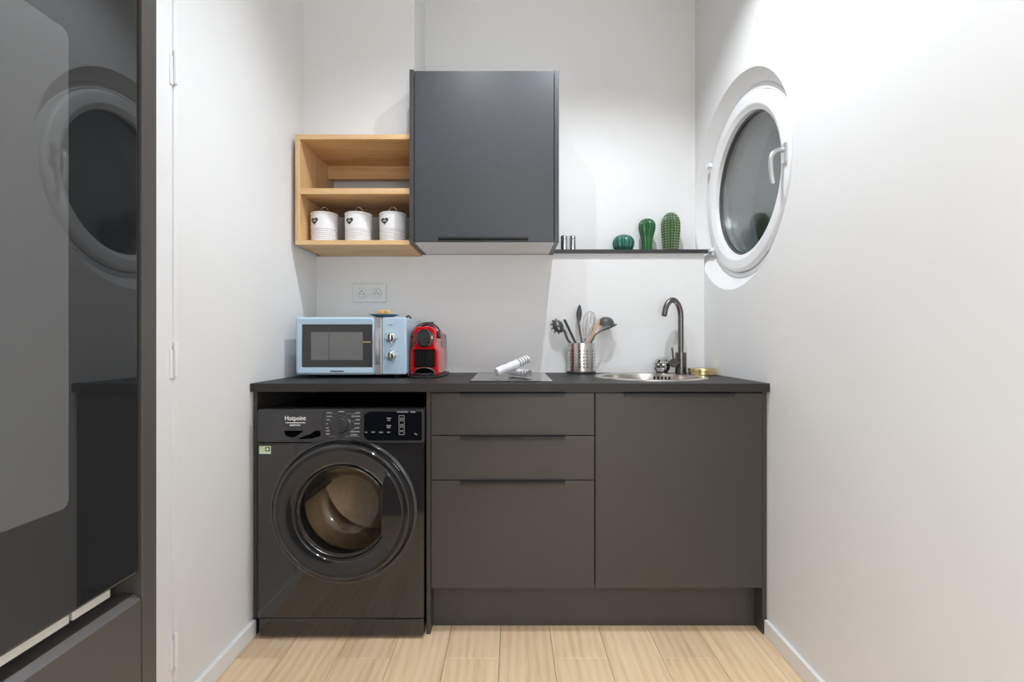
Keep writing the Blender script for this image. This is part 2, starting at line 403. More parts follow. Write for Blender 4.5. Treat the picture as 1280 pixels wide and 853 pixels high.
arc = [(.958, hy, hz + .012)] + [(.949 - .034 * math.sin(a), hy, hz + .012 - .034 * (1 - math.cos(a))) for a in [PI / 2 * i / 8 for i in range(9)]] + [(.9155, hy, hz - .05), (.918, hy, hz - .08), (.924, hy, hz - .108)]
obj('lever', tube(new(), arc, [.0082] * 10 + [.0080, .0076, .0066], 12), 'lever_satin', hd)
for z in (1.926, 1.514):
    yy = WY + math.sqrt(max(0, .366 ** 2 - (z - WZ) ** 2))
    h = box(new(), .948, .968, yy - .02, yy + .012, z - .009, z + .009, 0.003)
    tube(h, [(.952, yy + .012, z - .014), (.952, yy + .012, z + .014)], .006, 10)
    obj('window_hinge', h, 'pvc_white', wn)

# ================================================================== TALL OVEN UNIT (near left)
XF = -0.33
oc = thing('oven_cabinet', 'tall grey oven housing unit at the left edge of the photo', 'cabinet', (-0.64, 0.14, 0))
car = new()
box(car, -.945, XF, 0.4372, 0.455, 0, 2.30, 0.001); box(car, -.945, XF, -0.18, -0.162, 0, 2.30, 0.001)
box(car, -.945, -.927, -.162, .4372, 0, 2.30); box(car, -.927, -.36, -.162, .4372, .825, .843); box(car, -.927, XF, -.162, .4372, 2.28, 2.30)
box(car, -.927, -.36, -.162, .4372, 1.475, 1.493); box(car, -.40, -.39, -.162, .4372, 0, .1)
obj('carcass', car, 'graphite', oc)
dp = prism(new(), [(XF, .105), (XF, .846), (XF - .006, .851), (XF - .020, .851), (XF - .020, .105)], -.160, .4355)
obj('drawer_front', dp, 'graphite', oc)
obj('upper_door', box(new(), XF - .02, XF, -.160, .4355, 1.482, 2.278, 0.001), 'graphite', oc)
ov = thing('built_in_oven', 'black glass built-in oven in the tall grey unit', 'oven', (-0.6, 0.14, .846))
obj('oven_body', box(new(), -.90, XF - .02, -.150, .428, .8465, 1.472), 'matt_black', ov)
og = obj('glass_door', box(new(), XF - .014, XF - .001, -.157, .4345, .870, 1.468, 0.003, 3), 'oven_glass', ov)
def rrect(x0, x1, z0, z1, r, n=5):
    P = []
    for cx, cz, a in ((x1 - r, z1 - r, 0), (x0 + r, z1 - r, PI / 2), (x0 + r, z0 + r, PI), (x1 - r, z0 + r, 1.5 * PI)):
        for i in range(n + 1): P.append((cx + r * math.cos(a + PI / 2 * i / n), cz + r * math.sin(a + PI / 2 * i / n)))
    return P
RZ = Matrix.Rotation(-PI / 2, 4, 'Z')   # (x,y)->(y,-x)
ow = prism(new(), [(-y, z) for y, z in rrect(-.08, .365, .952, 1.307, .006)], XF - .002, XF - .0006, RZ)
# after RZ: x' = y, y' = -x
obj('oven_window', ow, 'oven_window', og)
tr = box(new(), XF - .019, XF - .006, -.157, .372, .8615, .8690, 0.001)
obj('vent_trim', tr, 'oven_trim', ov)
obj('vent_clip', box(new(), XF - .019, XF - .006, .3745, .410, .8615, .8690, 0.001), 'oven_trim', ov)

# ================================================================== BASE UNITS
WT = 0.922                         # worktop height
SX, SY, SR = 0.59, 2.10, 0.235     # sink
wt = obj('worktop', holed(new(), -0.949, 0.9345, 1.774, YLOW - .001, SX, SY, .212, .212, WT - .030, WT, lambda u, v, w: (u, v, w), 64), 'worktop', angle=30)
tag(wt, 'dark graphite worktop running above washing machine and cabinets', 'worktop')
tag(obj('side_panel', box(new(), -.9485, -.9345, 1.795, YLOW - .002, 0.0, WT - .031, 0.001), 'graphite'), 'thin dark end panel between left wall and washing machine', 'panel')
tag(obj('side_panel', box(new(), .9180, .9335, 1.795, YLOW - .002, 0.0, WT - .031, 0.001), 'graphite'), 'dark end panel between cabinet door and right wall', 'panel')
tag(obj('side_panel', box(new(), -.3135, -.2985, 1.795, YLOW - .002, 0.0, WT - .031, 0.001), 'graphite'), 'dark upright panel between washing machine and drawers', 'panel')
tag(obj('plinth_board', box(new(), -.2975, .9170, 1.850, 1.866, 0, 0.1685), 'graphite'), 'recessed dark plinth board under the base cabinets', 'plinth')
def carcass(x0, x1):
    b = new(); z0, z1 = .1695, WT - .032
    box(b, x0, x0 + .016, 1.812, 2.36, z0, z1); box(b, x1 - .016, x1, 1.812, 2.36, z0, z1)
    box(b, x0 + .016, x1 - .016, 1.812, 2.36, z0, z0 + .016); box(b, x0 + .016, x1 - .016, 2.352, 2.36, z0 + .016, z1)
    box(b, x0 + .016, x1 - .016, 1.812, 1.828, z1 - .05, z1)
    return b
def edge_pull(x0, x1, z, yf, parent):
    b = box(new(), x0, x1, yf - .016, yf + .004, z - .002, z + .0018, 0.0006)
    box(b, x0, x1, yf - .016, yf - .0125, z - .012, z + .0018, 0.0006)
    return obj('handle', b, 'matt_black', parent)
YF = 1.792
tag(obj('gap_blackout', box(new(), -.9335, -.3145, 2.345, 2.361, .70, WT - .031, .001), 'dark_void'), 'dark rail board under the worktop, added to darken the gap behind the washing machine', 'blackout')  # black board added where the gap lies in shade
dc = thing('drawer_cabinet', 'dark grey base cabinet with three drawers under the hob', 'cabinet', (0.002, 2.08, 0))
obj('carcass', carcass(-.2975, .3025), 'graphite', dc)
for z0, z1 in ((.7315, .8845), (.5680, .7285), (.1715, .5650)):
    f = obj('drawer_front', box(new(), -.2955, .3008, YF, YF + .019, z0, z1, 0.0012), 'graphite', dc)
    edge_pull(-.190, .193, z1 + .0015, YF, f)
sc = thing('sink_cabinet', 'dark grey base cabinet with one wide door under the sink', 'cabinet', (0.61, 2.08, 0))
obj('carcass', carcass(.3040, .9165), 'graphite', sc)
f = obj('door', box(new(), .3055, .9160, YF, YF + .019, .1715, .8845, 0.0012), 'graphite', sc)
edge_pull(.41, .81, .886, YF, f)

# ================================================================== WASHING MACHINE
WF = 1.765
wx0, wx1 = -.9165, -.3180; wtop = .830
wm = thing('washing_machine', 'glossy black front loading washing machine under the worktop', 'washing machine', ((wx0 + wx1) / 2, 2.03, 0))
DX, DZ = PX(429.5, WF), PZ(638.5, WF)
b = holed(new(), wx0, wx1, .078, .708, DX, DZ, .175, .175, WF, WF + .02, lambda u, v, w: (u, w, v), 72)
obj('front_panel', b, 'gloss_black', wm)
b = box(new(), wx0 + .002, wx0 + .010, WF + .0205, 2.33, .03, wtop - .002); box(b, wx1 - .010, wx1 - .002, WF + .0205, 2.33, .03, wtop - .002)
box(b, wx0 + .010, wx1 - .010, 2.32, 2.33, .03, wtop - .002); box(b, wx0 + .010, wx1 - .010, WF + .06, 2.32, wtop - .012, wtop - .002); box(b, wx0 + .010, wx1 - .010, WF + .03, 2.32, .03, .04)
obj('housing', b, 'gloss_black', wm)
obj('kick_panel', box(new(), wx0 + .003, wx1 - .001, WF + .001, WF + .03, .010, .0755, 0.006, 3), 'gloss_black', wm)
for x in (wx0 + .05, wx1 - .05):
    for y in (WF + .07, 2.27):
        obj('foot', lathe(new(), [(0, 0), (.022, 0), (.022, .008), (.01, .012), (.01, .029), (0, .029)], T(x, y, 0), 16), 'rubber', wm)
# control fascia: its lower edge rises towards the right over the door
zt = wtop
def fz(px, py): return (PX(px, WF), PZ(py, WF))
fas = [(wx0, .7115), (wx0, zt - .006), (wx0 + .006, zt), (wx1 - .002, zt), (wx1, zt - .004), (wx1, .7115)]
obj('control_fascia', prism(new(), fas, WF - .004, WF + .055, bev=.0025), 'panel_black', wm)
# raised lip above the door
lip = [fz(383, 555.5), fz(400, 552), fz(425, 549.5), fz(450, 551), fz(462, 552.8), fz(529.4, 552.8)]
obj('fascia_lip', tube(new(), [(x, WF - .0035, z) for x, z in lip] , .0016, 8), 'panel_black', wm)
obj('fascia_lip', tube(new(), [(x, WF - .0035, z) for x, z in (fz(323.6, 556), fz(383, 555.5))], .0016, 8), 'panel_black', wm)
# detergent drawer; black patches paint the shade in its finger recess
dr = [fz(332, 515.5), fz(332, 553), fz(404.5, 549.5), fz(404.5, 515.5)]
dd = obj('detergent_drawer', prism(new(), dr, WF - .0062, WF - .002, bev=.001), 'panel_black', wm)
obj('recess_shade', prism(new(), [fz(356, 538.2), fz(380.5, 538.2), fz(377, 541.5), fz(370, 546), fz(366, 547), fz(360, 545.5), fz(357, 543)], WF - .0066, WF - .0055), 'dark_void', dd)
obj('recess_shade', prism(new(), [fz(394.5, 538.2), fz(401.5, 538.2), fz(401.5, 545), fz(391, 548), fz(378, 549), fz(373.5, 548.6), fz(381, 545), fz(389, 542.5)], WF - .0066, WF - .0055), 'dark_void', dd)
lt = obj('brand_lettering', text_bm('Hotpoint', .0755, fz(370.3, 0)[0], WF - .0062, fz(0, 525.2)[1], squash=1.12), 'print_white', dd)
obj('brand_rule', prism(new(), [fz(358, 527.9), fz(382.5, 527.9), fz(382.5, 528.8), fz(358, 528.8)], WF - .0068, WF - .006), 'print_white', dd)
obj('brand_lettering', text_bm('ARISTON', .0385, fz(369.5, 0)[0], WF - .0062, fz(0, 532.4)[1]), 'print_white', dd)
# programme dial
kx, kz = fz(426.5, 530.8)
kn = obj('dial', lathe(new(), [(0, .0), (.036, 0), (.036, .002), (.0325, .0035), (.0325, .006), (.029, .016), (.026, .020), (0, .021)], T(kx, WF - .004, kz) @ RX, 48), 'panel_black', wm)
obj('dial_ring', lathe(new(), [(.0315, .0045), (.0340, .0045), (.0340, .0062), (.0315, .0062)], T(kx, WF - .004, kz) @ RX, 48, True), 'gunmetal', kn)
obj('dial_grip', box(new(), kx - .0035, kx + .0035, WF - .030, WF - .022, kz - .024, kz + .024, .002), 'panel_black', kn)
# display and printed marks (too small to read)
dsp = [fz(463, 514.6), fz(527.5, 514.6), fz(527.5, 550.5), fz(461, 550.5), fz(455.5, 545.5), fz(455.5, 518.5)]
obj('display', prism(new(), dsp, WF - .0048, WF - .003), 'display_black', wm)
pm = new()
def dash(px0, px1, py0, py1, bmx=None, y=None):
    (xa, za), (xb, zb) = fz(px0, py1), fz(px1, py0)
    box(bmx if bmx is not None else pm, xa, xb, (y or WF - .0056), (y or WF - .0056) + .001, za, zb)
for px0, px1, py in ((409, 416, 516.2), (409, 416.5, 520.5), (409, 413.5, 524.8), (408.5, 411, 529.7), (408.5, 412, 535), (408.5, 413, 538.5), (408.5, 413, 542.5), (424, 431, 514.6),
                     (445, 451, 516.2), (440, 451, 520.4), (445, 450.5, 524.7), (443, 450.5, 529.6), (444, 450, 534.9), (438.5, 450, 539.6), (439, 447.5, 543.5)):
    x = px0
    while x < px1 - .4:
        wd = min(random.uniform(.8, 1.5), px1 - x); dash(x, x + wd * .82, py - .75, py + .65); x += wd
for px0, px1, py in ((417, 422, 517.4), (432.5, 445, 517.2), (439, 444, 526.6), (440, 444, 536.6), (432, 450, 545.6), (412, 422, 545.4)): dash(px0, px1, py - .16, py + .16)
obj('programme_print', pm, 'print_grey', wm)['kind'] = 'stuff'
pm = new()
for px0, px1, py in ((496.5, 510.5, 515.1), (513.5, 520, 515.1), (484, 489.4, 523), (484.7, 488.4, 525.5), (483.4, 489.6, 532.2), (484.2, 488.3, 534.4), (457, 459.6, 540.4), (465, 469.3, 540.2), (474.2, 479.6, 540.4), (484.2, 488, 540.4), (518.5, 520.2, 542.3), (520.6, 522, 543.2)):
    x = px0
    while x < px1 - .4:
        wd = min(random.uniform(.8, 1.5), px1 - x); dash(x, x + wd * .8, py - .7, py + .6); x += wd
for (a, c, e, g) in ((499, 499.5, 519.5, 543.5), (505.4, 505.9, 519.5, 543.5), (499, 505.9, 519.2, 519.7), (499, 505.9, 543, 543.5)): dash(a, c, e, g)
for zz in (524.4, 532.4):
    cx_, cz_ = fz(502.5, zz)
    lathe(pm, [(.0042, .0007), (.0062, .0007), (.0062, .0012), (.0042, .0012)], T(cx_, WF - .0045, cz_) @ RX, 12, True)
dash(500.8, 501.6, 537.6, 540); dash(503.4, 504.2, 537.6, 540); dash(501.4, 503.6, 538.4, 538.9)
obj('display_print', pm, 'print_grey', wm)['kind'] = 'stuff'
# energy sticker
ex0, ez0 = fz(324.2, 567.5); ex1, ez1 = fz(338.8, 557.8)
st = obj('sticker', box(new(), ex0, ex1, WF - .0012, WF - .0002, ez0, ez1), 'label_green', wm)
obj('sticker_stripe', box(new(), ex0 + .001, ex1 - .001, WF - .0018, WF - .0010, ez0 + .001, ez0 + .005), 'print_white', st)
obj('sticker_emblem', box(new(), ex1 - .020, ex1 - .004, WF - .0018, WF - .0010, ez1 - .019, ez1 - .004), 'matt_black', st)
obj('sticker_dot', lathe(new(), [(0, 0), (.005, 0), (.005, .0006), (0, .0006)], T(ex1 - .012, WF - .0018, ez1 - .0115) @ RX, 16), 'print_white', st)
# door
DM = T(DX, WF, DZ) @ RX
obj('door_surround', lathe(new(), [(.266, -.001), (.262, .003), (.256, .0055), (.251, .004), (.2485, .0005), (.2485, -.001)], DM, 96, True), 'gloss_black', wm)
wd = obj('door_ring', lathe(new(), [(.246, .001), (.247, .016), (.244, .026), (.238, .031), (.231, .031), (.228, .027), (.225, .027), (.222, .030), (.190, .026), (.176, .022), (.170, .014), (.166, .0), (.170, -.004), (.22, -.002)], DM, 96, True), 'gloss_black', wm)
obj('door_rim', lathe(new(), [(.1655, .011), (.1605, .016), (.1575, .011), (.1575, .0), (.1655, .0)], DM, 96, True), 'steel', wd)
# handle plate filling the right of the ring
hp = []
for i in range(17):
    a = math.radians(-40 + 80 * i / 16 + 2); hp.append((.219 * math.cos(a), .219 * math.sin(a)))
hp += [(.150, .118), (.146, .09), (.144, .03), (.144, -.03), (.146, -.07), (.152, -.100)]
obj('door_handle', prism(new(), hp, -.034, -.024, T(DX, WF, DZ), bev=.003), 'gloss_black', wd)
# deep glass bowl and the drum behind it
obj('door_bowl', lathe(new(), [(.1570, .008), (.153, .004), (.146, -.012), (.136, -.05), (.120, -.085), (.09, -.10), (0, -.106)], DM, 72), 'door_glass', wd, 60)
obj('door_seal', lathe(new(), [(.1755, -.021), (.168, -.05), (.175, -.08), (.21, -.085), (.21, -.075), (.19, -.06), (.1755, -.03)], DM, 72, True), 'rubber', wm)
drum = new()
lathe(drum, [(.176, -.088), (.236, -.092), (.240, -.10), (.240, -.40), (.225, -.425), (.05, -.44), (0, -.43)], DM, 72)
dro = obj('drum', drum, 'drum_steel', wm, 40)
for a in (PI * .5, PI * .5 + 2.094, PI * .5 - 2.094):
    l = prism(new(), [(-.03, 0), (.03, 0), (.016, .05), (-.016, .05)], .13, .40, bev=.008)
    bmesh.ops.transform(l, matrix=T(DX, WF, DZ) @ Matrix.Rotation(a, 4, 'Y') @ T(0, 0, -.239), verts=l.verts)
    obj('drum_lifter', l, 'nylon_grey', dro)

# ================================================================== OAK OPEN SHELF
YS = 2.10
sx0, sx1, sz0, sz1 = -.9305, -.4395, 1.4895, 1.9630
os_ = thing('open_shelf_unit', 'open oak wall shelf with two compartments left of the grey cabinet', 'shelf', ((sx0 + sx1) / 2, 2.29, sz0))
obj('top_board', box(new(), sx0, sx1, YS, YU - .003, sz1 - .021, sz1, .0012), 'shelf_oak', os_)
obj('bottom_board', box(new(), sx0, sx1, YS, YU - .003, sz0, sz0 + .0195, .0012), 'shelf_oak', os_)
obj('side_board', box(new(), sx0, sx0 + .0215, YS, YU - .003, sz0 + .0197, sz1 - .0212, .0012), 'shelf_oak_upright', os_)
obj('middle_board', box(new(), sx0 + .0217, sx1, YS + .002, YU - .003, 1.7075, 1.7325, .0012), 'shelf_oak', os_)
obj('back_rail', box(new(), sx0 + .0217, sx1, 2.42, 2.438, 1.878, sz1 - .0213, .001), 'shelf_oak', os_)

# ================================================================== GREY WALL CABINET
cb = thing('wall_cabinet', 'dark grey wall cabinet with one flap door above the hob', 'cabinet', (-.118, 2.29, 1.4972))
cx0, cx1, cz0, cz1, YC = -.4370, .2000, 1.4972, 2.2290, 2.084
obj('side_panel', box(new(), cx0, cx0 + .019, YC, YU - .003, cz0, cz1 + .004, .001), 'graphite_cool_lit', cb)
obj('side_panel', box(new(), cx1 - .019, cx1, YC, YU - .003, cz0, cz1, .001), 'graphite_cool_lit', cb)
obj('bottom_panel', box(new(), cx0 + .0192, cx1 - .0192, YC + .024, YU - .003, cz0 + .001, cz0 + .017, .001), 'melamine', cb)
obj('top_panel', box(new(), cx0 + .0192, cx1 - .0192, YC + .024, YU - .003, cz1 - .02, cz1 - .002, .001), 'melamine', cb)
obj('back_panel', box(new(), cx0 + .0192, cx1 - .0192, YU - .012, YU - .004, cz0 + .0175, cz1 - .0205), 'melamine', cb)
fd = obj('door', box(new(), cx0 + .0215, cx1 - .0215, YC + .003, YC + .022, cz0 + .003, cz1 - .001, .0012), 'graphite_cool_lit', cb)
hb = box(new(), PX(548, YC), PX(660, YC), YC - .013, YC + .0028, 1.507, 1.510, .0006)
box(hb, PX(548, YC), PX(660, YC), YC - .013, YC - .010, 1.507, 1.5175, .0006)
obj('handle', hb, 'matt_black', fd)

# ================================================================== BLACK LEDGE SHELF and what stands on it
led = [(.2025, 2.365), (.970, 2.365), (.970, 2.396), (.934, 2.404), (.934, 2.498), (.2025, 2.498)]
lb = prism(new(), [(x, y) for x, y in led], 1.5035, 1.5190, Matrix(((1, 0, 0, 0), (0, 0, 1, 0), (0, 1, 0, 0), (0, 0, 0, 1))), bev=.0008)
tag(obj('ledge_shelf', lb, 'shelf_black'), 'long thin black ledge shelf running to the round window', 'shelf')
LZ = 1.5192
def vlathe(prof, x, y, z, n=40, **k): return lathe(new(), prof, T(x, y, z), n, **k)
for px, lab in ((705.2, 'small steel shaker on black shelf, beside the grey cabinet'), (715.6, 'small steel shaker on black shelf, nearer the cacti')):
    x = PX(px, 2.43)
    t = thing('shaker', lab, 'shaker', (x, 2.43, LZ), 'steel shakers on the black shelf')
    obj('shaker_body', vlathe([(0, 0), (.0165, 0), (.0172, .002), (.0172, .058), (.0160, .060), (0, .060)], x, 2.43, LZ, 32), 'chrome', t)
    obj('shaker_cap', vlathe([(0, .0603), (.0160, .0603), (.0172, .062), (.0172, .076), (.014, .0795), (0, .081)], x, 2.43, LZ, 32), 'chrome', t)
def cactus(px, y, prof, ribs, amp, m, label, n):
    x = PX(px, y)
    t = thing('ceramic_cactus', label, 'ornament', (x, y, LZ), 'ceramic cacti on the black shelf')
    obj('cactus_body', vlathe(prof, x, y, LZ, n, rib=ribs, amp=amp), m, t, 60)
    return t, x
def dome(pts): return pts
cactus(779.3, 2.43, [(0, 0), (.034, 0), (.045, .01), (.0525, .026), (.0545, .042), (.051, .058), (.042, .071), (.028, .080), (.014, .0845), (0, .084)], 14, .10, 'cactus_teal', 'squat round teal ceramic cactus on black shelf', 112)
cactus(808.6, 2.43, [(0, 0), (.029, 0), (.028, .01), (.0255, .03), (.027, .055), (.033, .08), (.0405, .105), (.0425, .122), (.041, .137), (.034, .151), (.022, .160), (.010, .1635), (0, .163)], 14, .10, 'cactus_mid', 'bulbous glossy green ceramic cactus in the middle of the three', 112)
cp = [(0, 0), (.036, 0), (.038, .01), (.041, .04), (.0445, .08), (.0465, .115), (.0455, .145), (.040, .165), (.030, .181), (.016, .191), (0, .194)]
t, x3 = cactus(838.3, 2.43, cp, 18, .11, 'cactus_olive', 'tall green ceramic cactus with white spine dots beside the round window', 144)
sp = new()
for i in range(18):
    a = 2 * PI * i / 18
    for k in range(14):
        h = .012 + k * .0128
        for (r0, h0), (r1, h1) in zip(cp, cp[1:]):
            if h0 <= h <= h1 and h1 > h0: r = r0 + (r1 - r0) * (h - h0) / (h1 - h0); break
        bmesh.ops.create_icosphere(sp, subdivisions=1, radius=.0022, matrix=T(x3 + (r + .001) * math.cos(a), 2.43 + (r + .001) * math.sin(a), LZ + h))
o = obj('spine_dots', sp, 'print_white', t); o['kind'] = 'stuff'

# ================================================================== CANISTERS
def heart(s, n=40):
    P = []
    for i in range(n):
        a = 2 * PI * i / n
        P.append((s * 16 * math.sin(a) ** 3 / 17, s * (13 * math.cos(a) - 5 * math.cos(2 * a) - 2 * math.cos(3 * a) - math.cos(4 * a)) / 17))
    return P
CR, CH = .0585, .1265
for px, lab in ((405.6, 'white canister with dark heart, leftmost on the oak shelf'), (448.2, 'white canister with dark heart, middle of three on oak shelf'), (491.2, 'white canister with dark heart, nearest the grey cabinet')):
    y = 2.20; x = PX(px, y); z = sz0 + .0197
    t = thing('canister', lab, 'canister', (x, y, z), 'white canisters on the oak shelf')
    prof = [(0, 0), (CR - .001, 0), (CR, .0015)]
    for k in range(6):
        h = .016 + k * .0085
        prof += [(CR, h - .003), (CR - .0028, h - .0012), (CR - .0028, h + .0012), (CR, h + .003)]
    prof += [(CR, CH - .002), (CR - .001, CH), (0, CH)]
    obj('canister_body', vlathe(prof, x, y, z, 56), 'can_white', t)
    ld = obj('lid', vlathe([(0, CH + .0003), (CR + .0006, CH + .0003), (CR + .0016, CH + .002), (CR + .0016, CH + .007), (CR - .001, CH + .010), (.04, CH + .0135), (.02, CH + .0155), (0, CH + .016)], x, y, z, 56), 'can_white', t)
    arc = [(x + .020 * math.cos(a), y, z + CH + .012 + .030 * math.sin(a)) for a in [PI * i / 14 for i in range(15)]]
    obj('lid_handle', tube(new(), arc, .0017, 8), 'steel', ld)
    hb = new(); hx, hz_ = -.0235, .094
    def cyl(px_, pz_, r): return Vector((x + px_, y - math.sqrt(r * r - px_ * px_), z + pz_))
    ctr = hb.verts.new(cyl(hx, hz_, CR + .0009)); hv = [hb.verts.new(cyl(hx + u, hz_ + v, CR + .0009)) for u, v in heart(.0185)]
    for i in range(len(hv)): hb.faces.new((ctr, hv[i], hv[(i + 1) % len(hv)]))
    ho = obj('heart_badge', hb, 'heart_dark', t)
    hb = new()
    for i in range(4):
        u0 = hx - .0085 + i * .0044 + .0002
        q = [cyl(u0 + du, hz_ + dv, CR + .0016) for du, dv in ((0, -.0016), (.0034, -.0016), (.0034, .0022), (0, .0022))]
        hb.faces.new([hb.verts.new(v) for v in q])
    obj('badge_print', hb, 'print_white', ho)['kind'] = 'stuff'

# ================================================================== SOCKETS on the back wall
so = thing('double_socket', 'white double wall socket above the microwave', 'socket', (PX(462.5, YLOW), YLOW, PZ(378, YLOW)))
x0, x1, z0, z1 = PX(442, YLOW), PX(483, YLOW), PZ(378, YLOW), PZ(355.5, YLOW)
obj('plate', box(new(), x0, x1, YLOW - .009, YLOW - .0002, z0, z1, .002), 'socket_white', so)
for px in (453, 471.2):
    mx_ = T(PX(px, YLOW), YLOW - .009, PZ(366.6, YLOW)) @ RX
    s = obj('socket_well', lathe(new(), [(.0275, -.0005), (.0265, .0030), (.0245, .0036), (.0215, .0006), (.0205, .0003), (0, .0003)], mx_, 40), 'socket_white', so)
    for u, v in ((-.0095, -.004), (.0095, -.004)): obj('socket_hole', lathe(new(), [(0, .0004), (.0028, .0004), (.0028, .0008), (0, .0008)], mx_ @ T(u, v, 0), 12), 'dark_void', s)
    obj('earth_pin', lathe(new(), [(0, .0004), (.0026, .0004), (.0026, .0075), (.0015, .0085), (0, .0085)], mx_ @ T(0, .008, 0), 12), 'gunmetal', s)

# ================================================================== MICROWAVE
YM = 2.02
def qx(p): return PX(p, YM)
def qz(p): return PZ(p, YM)
mx0, mx1, mz0, mz1 = qx(370), qx(508), .937, qz(396.5)
mw = thing('microwave_oven', 'pale blue retro microwave oven on the worktop', 'microwave', ((mx0 + mx1) / 2, 2.19, WT))
obj('housing', box(new(), mx0 + .003, mx1 - .001, YM + .012, 2.352, mz0, mz1 - .001, .008, 3), 'enamel_blue', mw)
for x in (mx0 + .05, mx1 - .05):
    for y in (2.07, 2.31): obj('foot', vlathe([(0, 0), (.014, 0), (.016, .0145), (0, .0145)], x, y, WT, 16), 'rubber', mw)
# door frame with window opening
def frame_bm(x0, x1, z0, z1, u0, u1, v0, v1, y0, y1, r=.01):
    outer, inner = rrect(x0, x1, z0, z1, r), rrect(u0, u1, v0, v1, .006)
    b = new(); n = len(outer)
    O0 = [b.verts.new((x, y0 + .006, z)) for x, z in outer]; I0 = [b.verts.new((x, y0 + .003, z)) for x, z in inner]
    cxm, czm = (x0 + x1) / 2, (z0 + z1) / 2
    O1 = [b.verts.new((x, y1, z)) for x, z in outer]; I1 = [b.verts.new((x, y1, z)) for x, z in inner]
    mo = [b.verts.new((x + (.008 if x < cxm else -.008), y0, z + (.008 if z < czm else -.008))) for x, z in outer]
    for A, B in ((O0, mo), (mo, I0), (I0, I1), (I1, O1), (O1, O0)):
        for i in range(n): b.faces.new((A[i], A[(i + 1) % n], B[(i + 1) % n], B[i]))
    return b
xh = qx(468)
md = obj('door', frame_bm(mx0, xh + .001, mz0, mz1, qx(377), xh - .002, qz(459.5), qz(405.6), YM - .004, YM + .011), 'enamel_blue', mw, 25)
gl = obj('door_glass', box(new(), qx(377) - .001, xh - .0015, YM + .003, YM + .010, qz(459.5) - .001, qz(405.6) + .001), 'microwave_glass', md)
obj('door_screen', box(new(), qx(388.5), qx(453.2), YM + .0022, YM + .0029, qz(450.3), qz(415.4)), 'microwave_screen', gl)
obj('door_seam', box(new(), qx(410.6), qx(411.3), YM + .0016, YM + .0021, qz(459), qz(406)), 'microwave_glass', gl)
obj('door_latch', box(new(), qx(453.5), qx(463), YM + .001, YM + .0029, qz(428.6), qz(427.0)), 'brass', gl)
obj('door_handle', tube(box(new(), xh + .0015, qx(477), YM - .002, YM + .011, mz0, mz1 - .001, .003), [((xh + qx(477)) / 2, YM + .002 - .011 * math.sin(PI * i / 12), mz0 + .045 + (mz1 - mz0 - .09) * i / 12) for i in range(13)], .0110, 10), 'brushed_grey', mw)
cpn = obj('control_panel', box(new(), qx(477) + .001, mx1, YM - .003, YM + .011, mz0, mz1, .007, 3), 'enamel_blue', mw)
for py in (422.4, 444.6):
    k = obj('knob', lathe(new(), [(0, 0), (.0235, 0), (.0235, .004), (.021, .008), (.0185, .010), (.0165, .022), (.014, .024), (0, .0245)], T(qx(489), YM - .0032, qz(py)) @ RX, 32), 'chrome', mw)
    obj('knob_grip', box(new(), qx(489) - .0035, qx(489) + .0035, YM - .0345, YM - .027, qz(py) - .015, qz(py) + .015, .001), 'gunmetal', k)
pm = new()
for px, py in ((480.2, 412), (480.4, 432.5), (481.8, 418), (480.6, 425), (497.2, 423.5), (496.6, 439.6), (498, 445), (482, 437), (488.5, 433)):
    box(pm, qx(px) - .0016, qx(px) + .0016, YM - .0036, YM - .0028, qz(py) - .0012, qz(py) + .0012)
box(pm, qx(485.6), qx(491.4), YM - .0036, YM - .0028, qz(406.8), qz(406.2))
obj('panel_print', pm, 'gunmetal', cpn)['kind'] = 'stuff'
for a, c, e, g in ((482.5, 495, 459.6, 458.8), (482.5, 495, 462.4, 461.8)):
    obj('panel_rib', box(new(), qx(a), qx(c), YM - .0042, YM - .0026, qz(e), qz(g)), 'enamel_blue', cpn)
pm = new(); x = 413.2
for wd_ in (1.6, 1.5, 1.9, 1.6, 1.8, 1.5, 2.0, 1.6, 1.7, 2.0):
    box(pm, qx(x), qx(x + wd_ * .78), YM - .0048, YM - .0036, qz(465.0), qz(463.2)); x += wd_
obj('door_print', pm, 'gunmetal', md)['kind'] = 'stuff'
obj('power_cord', tube(new(), [(-.545, 2.357, 1.11), (-.535, 2.362, 1.15), (-.52, 2.364, 1.178), (-.507, 2.364, 1.195), (-.497, 2.364, 1.198), (-.490, 2.364, 1.188), (-.486, 2.366, 1.16), (-.485, 2.368, 1.05), (-.485, 2.368, .96), (-.485, 2.366, WT + .005)], .0035, 8), 'rubber', mw)

# plate with two biscuits on the microwave
py_, pz_ = 2.075, mz1 + .0003
px_ = PX(480.5, py_)
tag(obj('plate', vlathe([(0, 0), (.034, 0), (.037, .002), (.064, .0105), (.0655, .0115), (.0645, .0125), (.037, .005), (0, .0045)], px_, py_, pz_, 48), 'plate_blue', angle=50), 'small blue saucer on top of the microwave', 'plate')
for dx, lab in ((-.0135, 'round golden biscuit on the blue saucer, the left one'), (.0145, 'round golden biscuit on the blue saucer, the right one')):
    t = lathe(new(), [(0, -.008), (.009, -.008), (.0128, -.005), (.0138, 0), (.0128, .005), (.009, .008), (0, .008)], T(px_ + dx, py_ - .004, pz_ + .0188) @ Matrix.Rotation(.28, 4, 'X') @ RX, 32)
    tag(obj('biscuit', t, 'biscuit', angle=50), lab, 'biscuit', 'biscuits on the blue saucer')

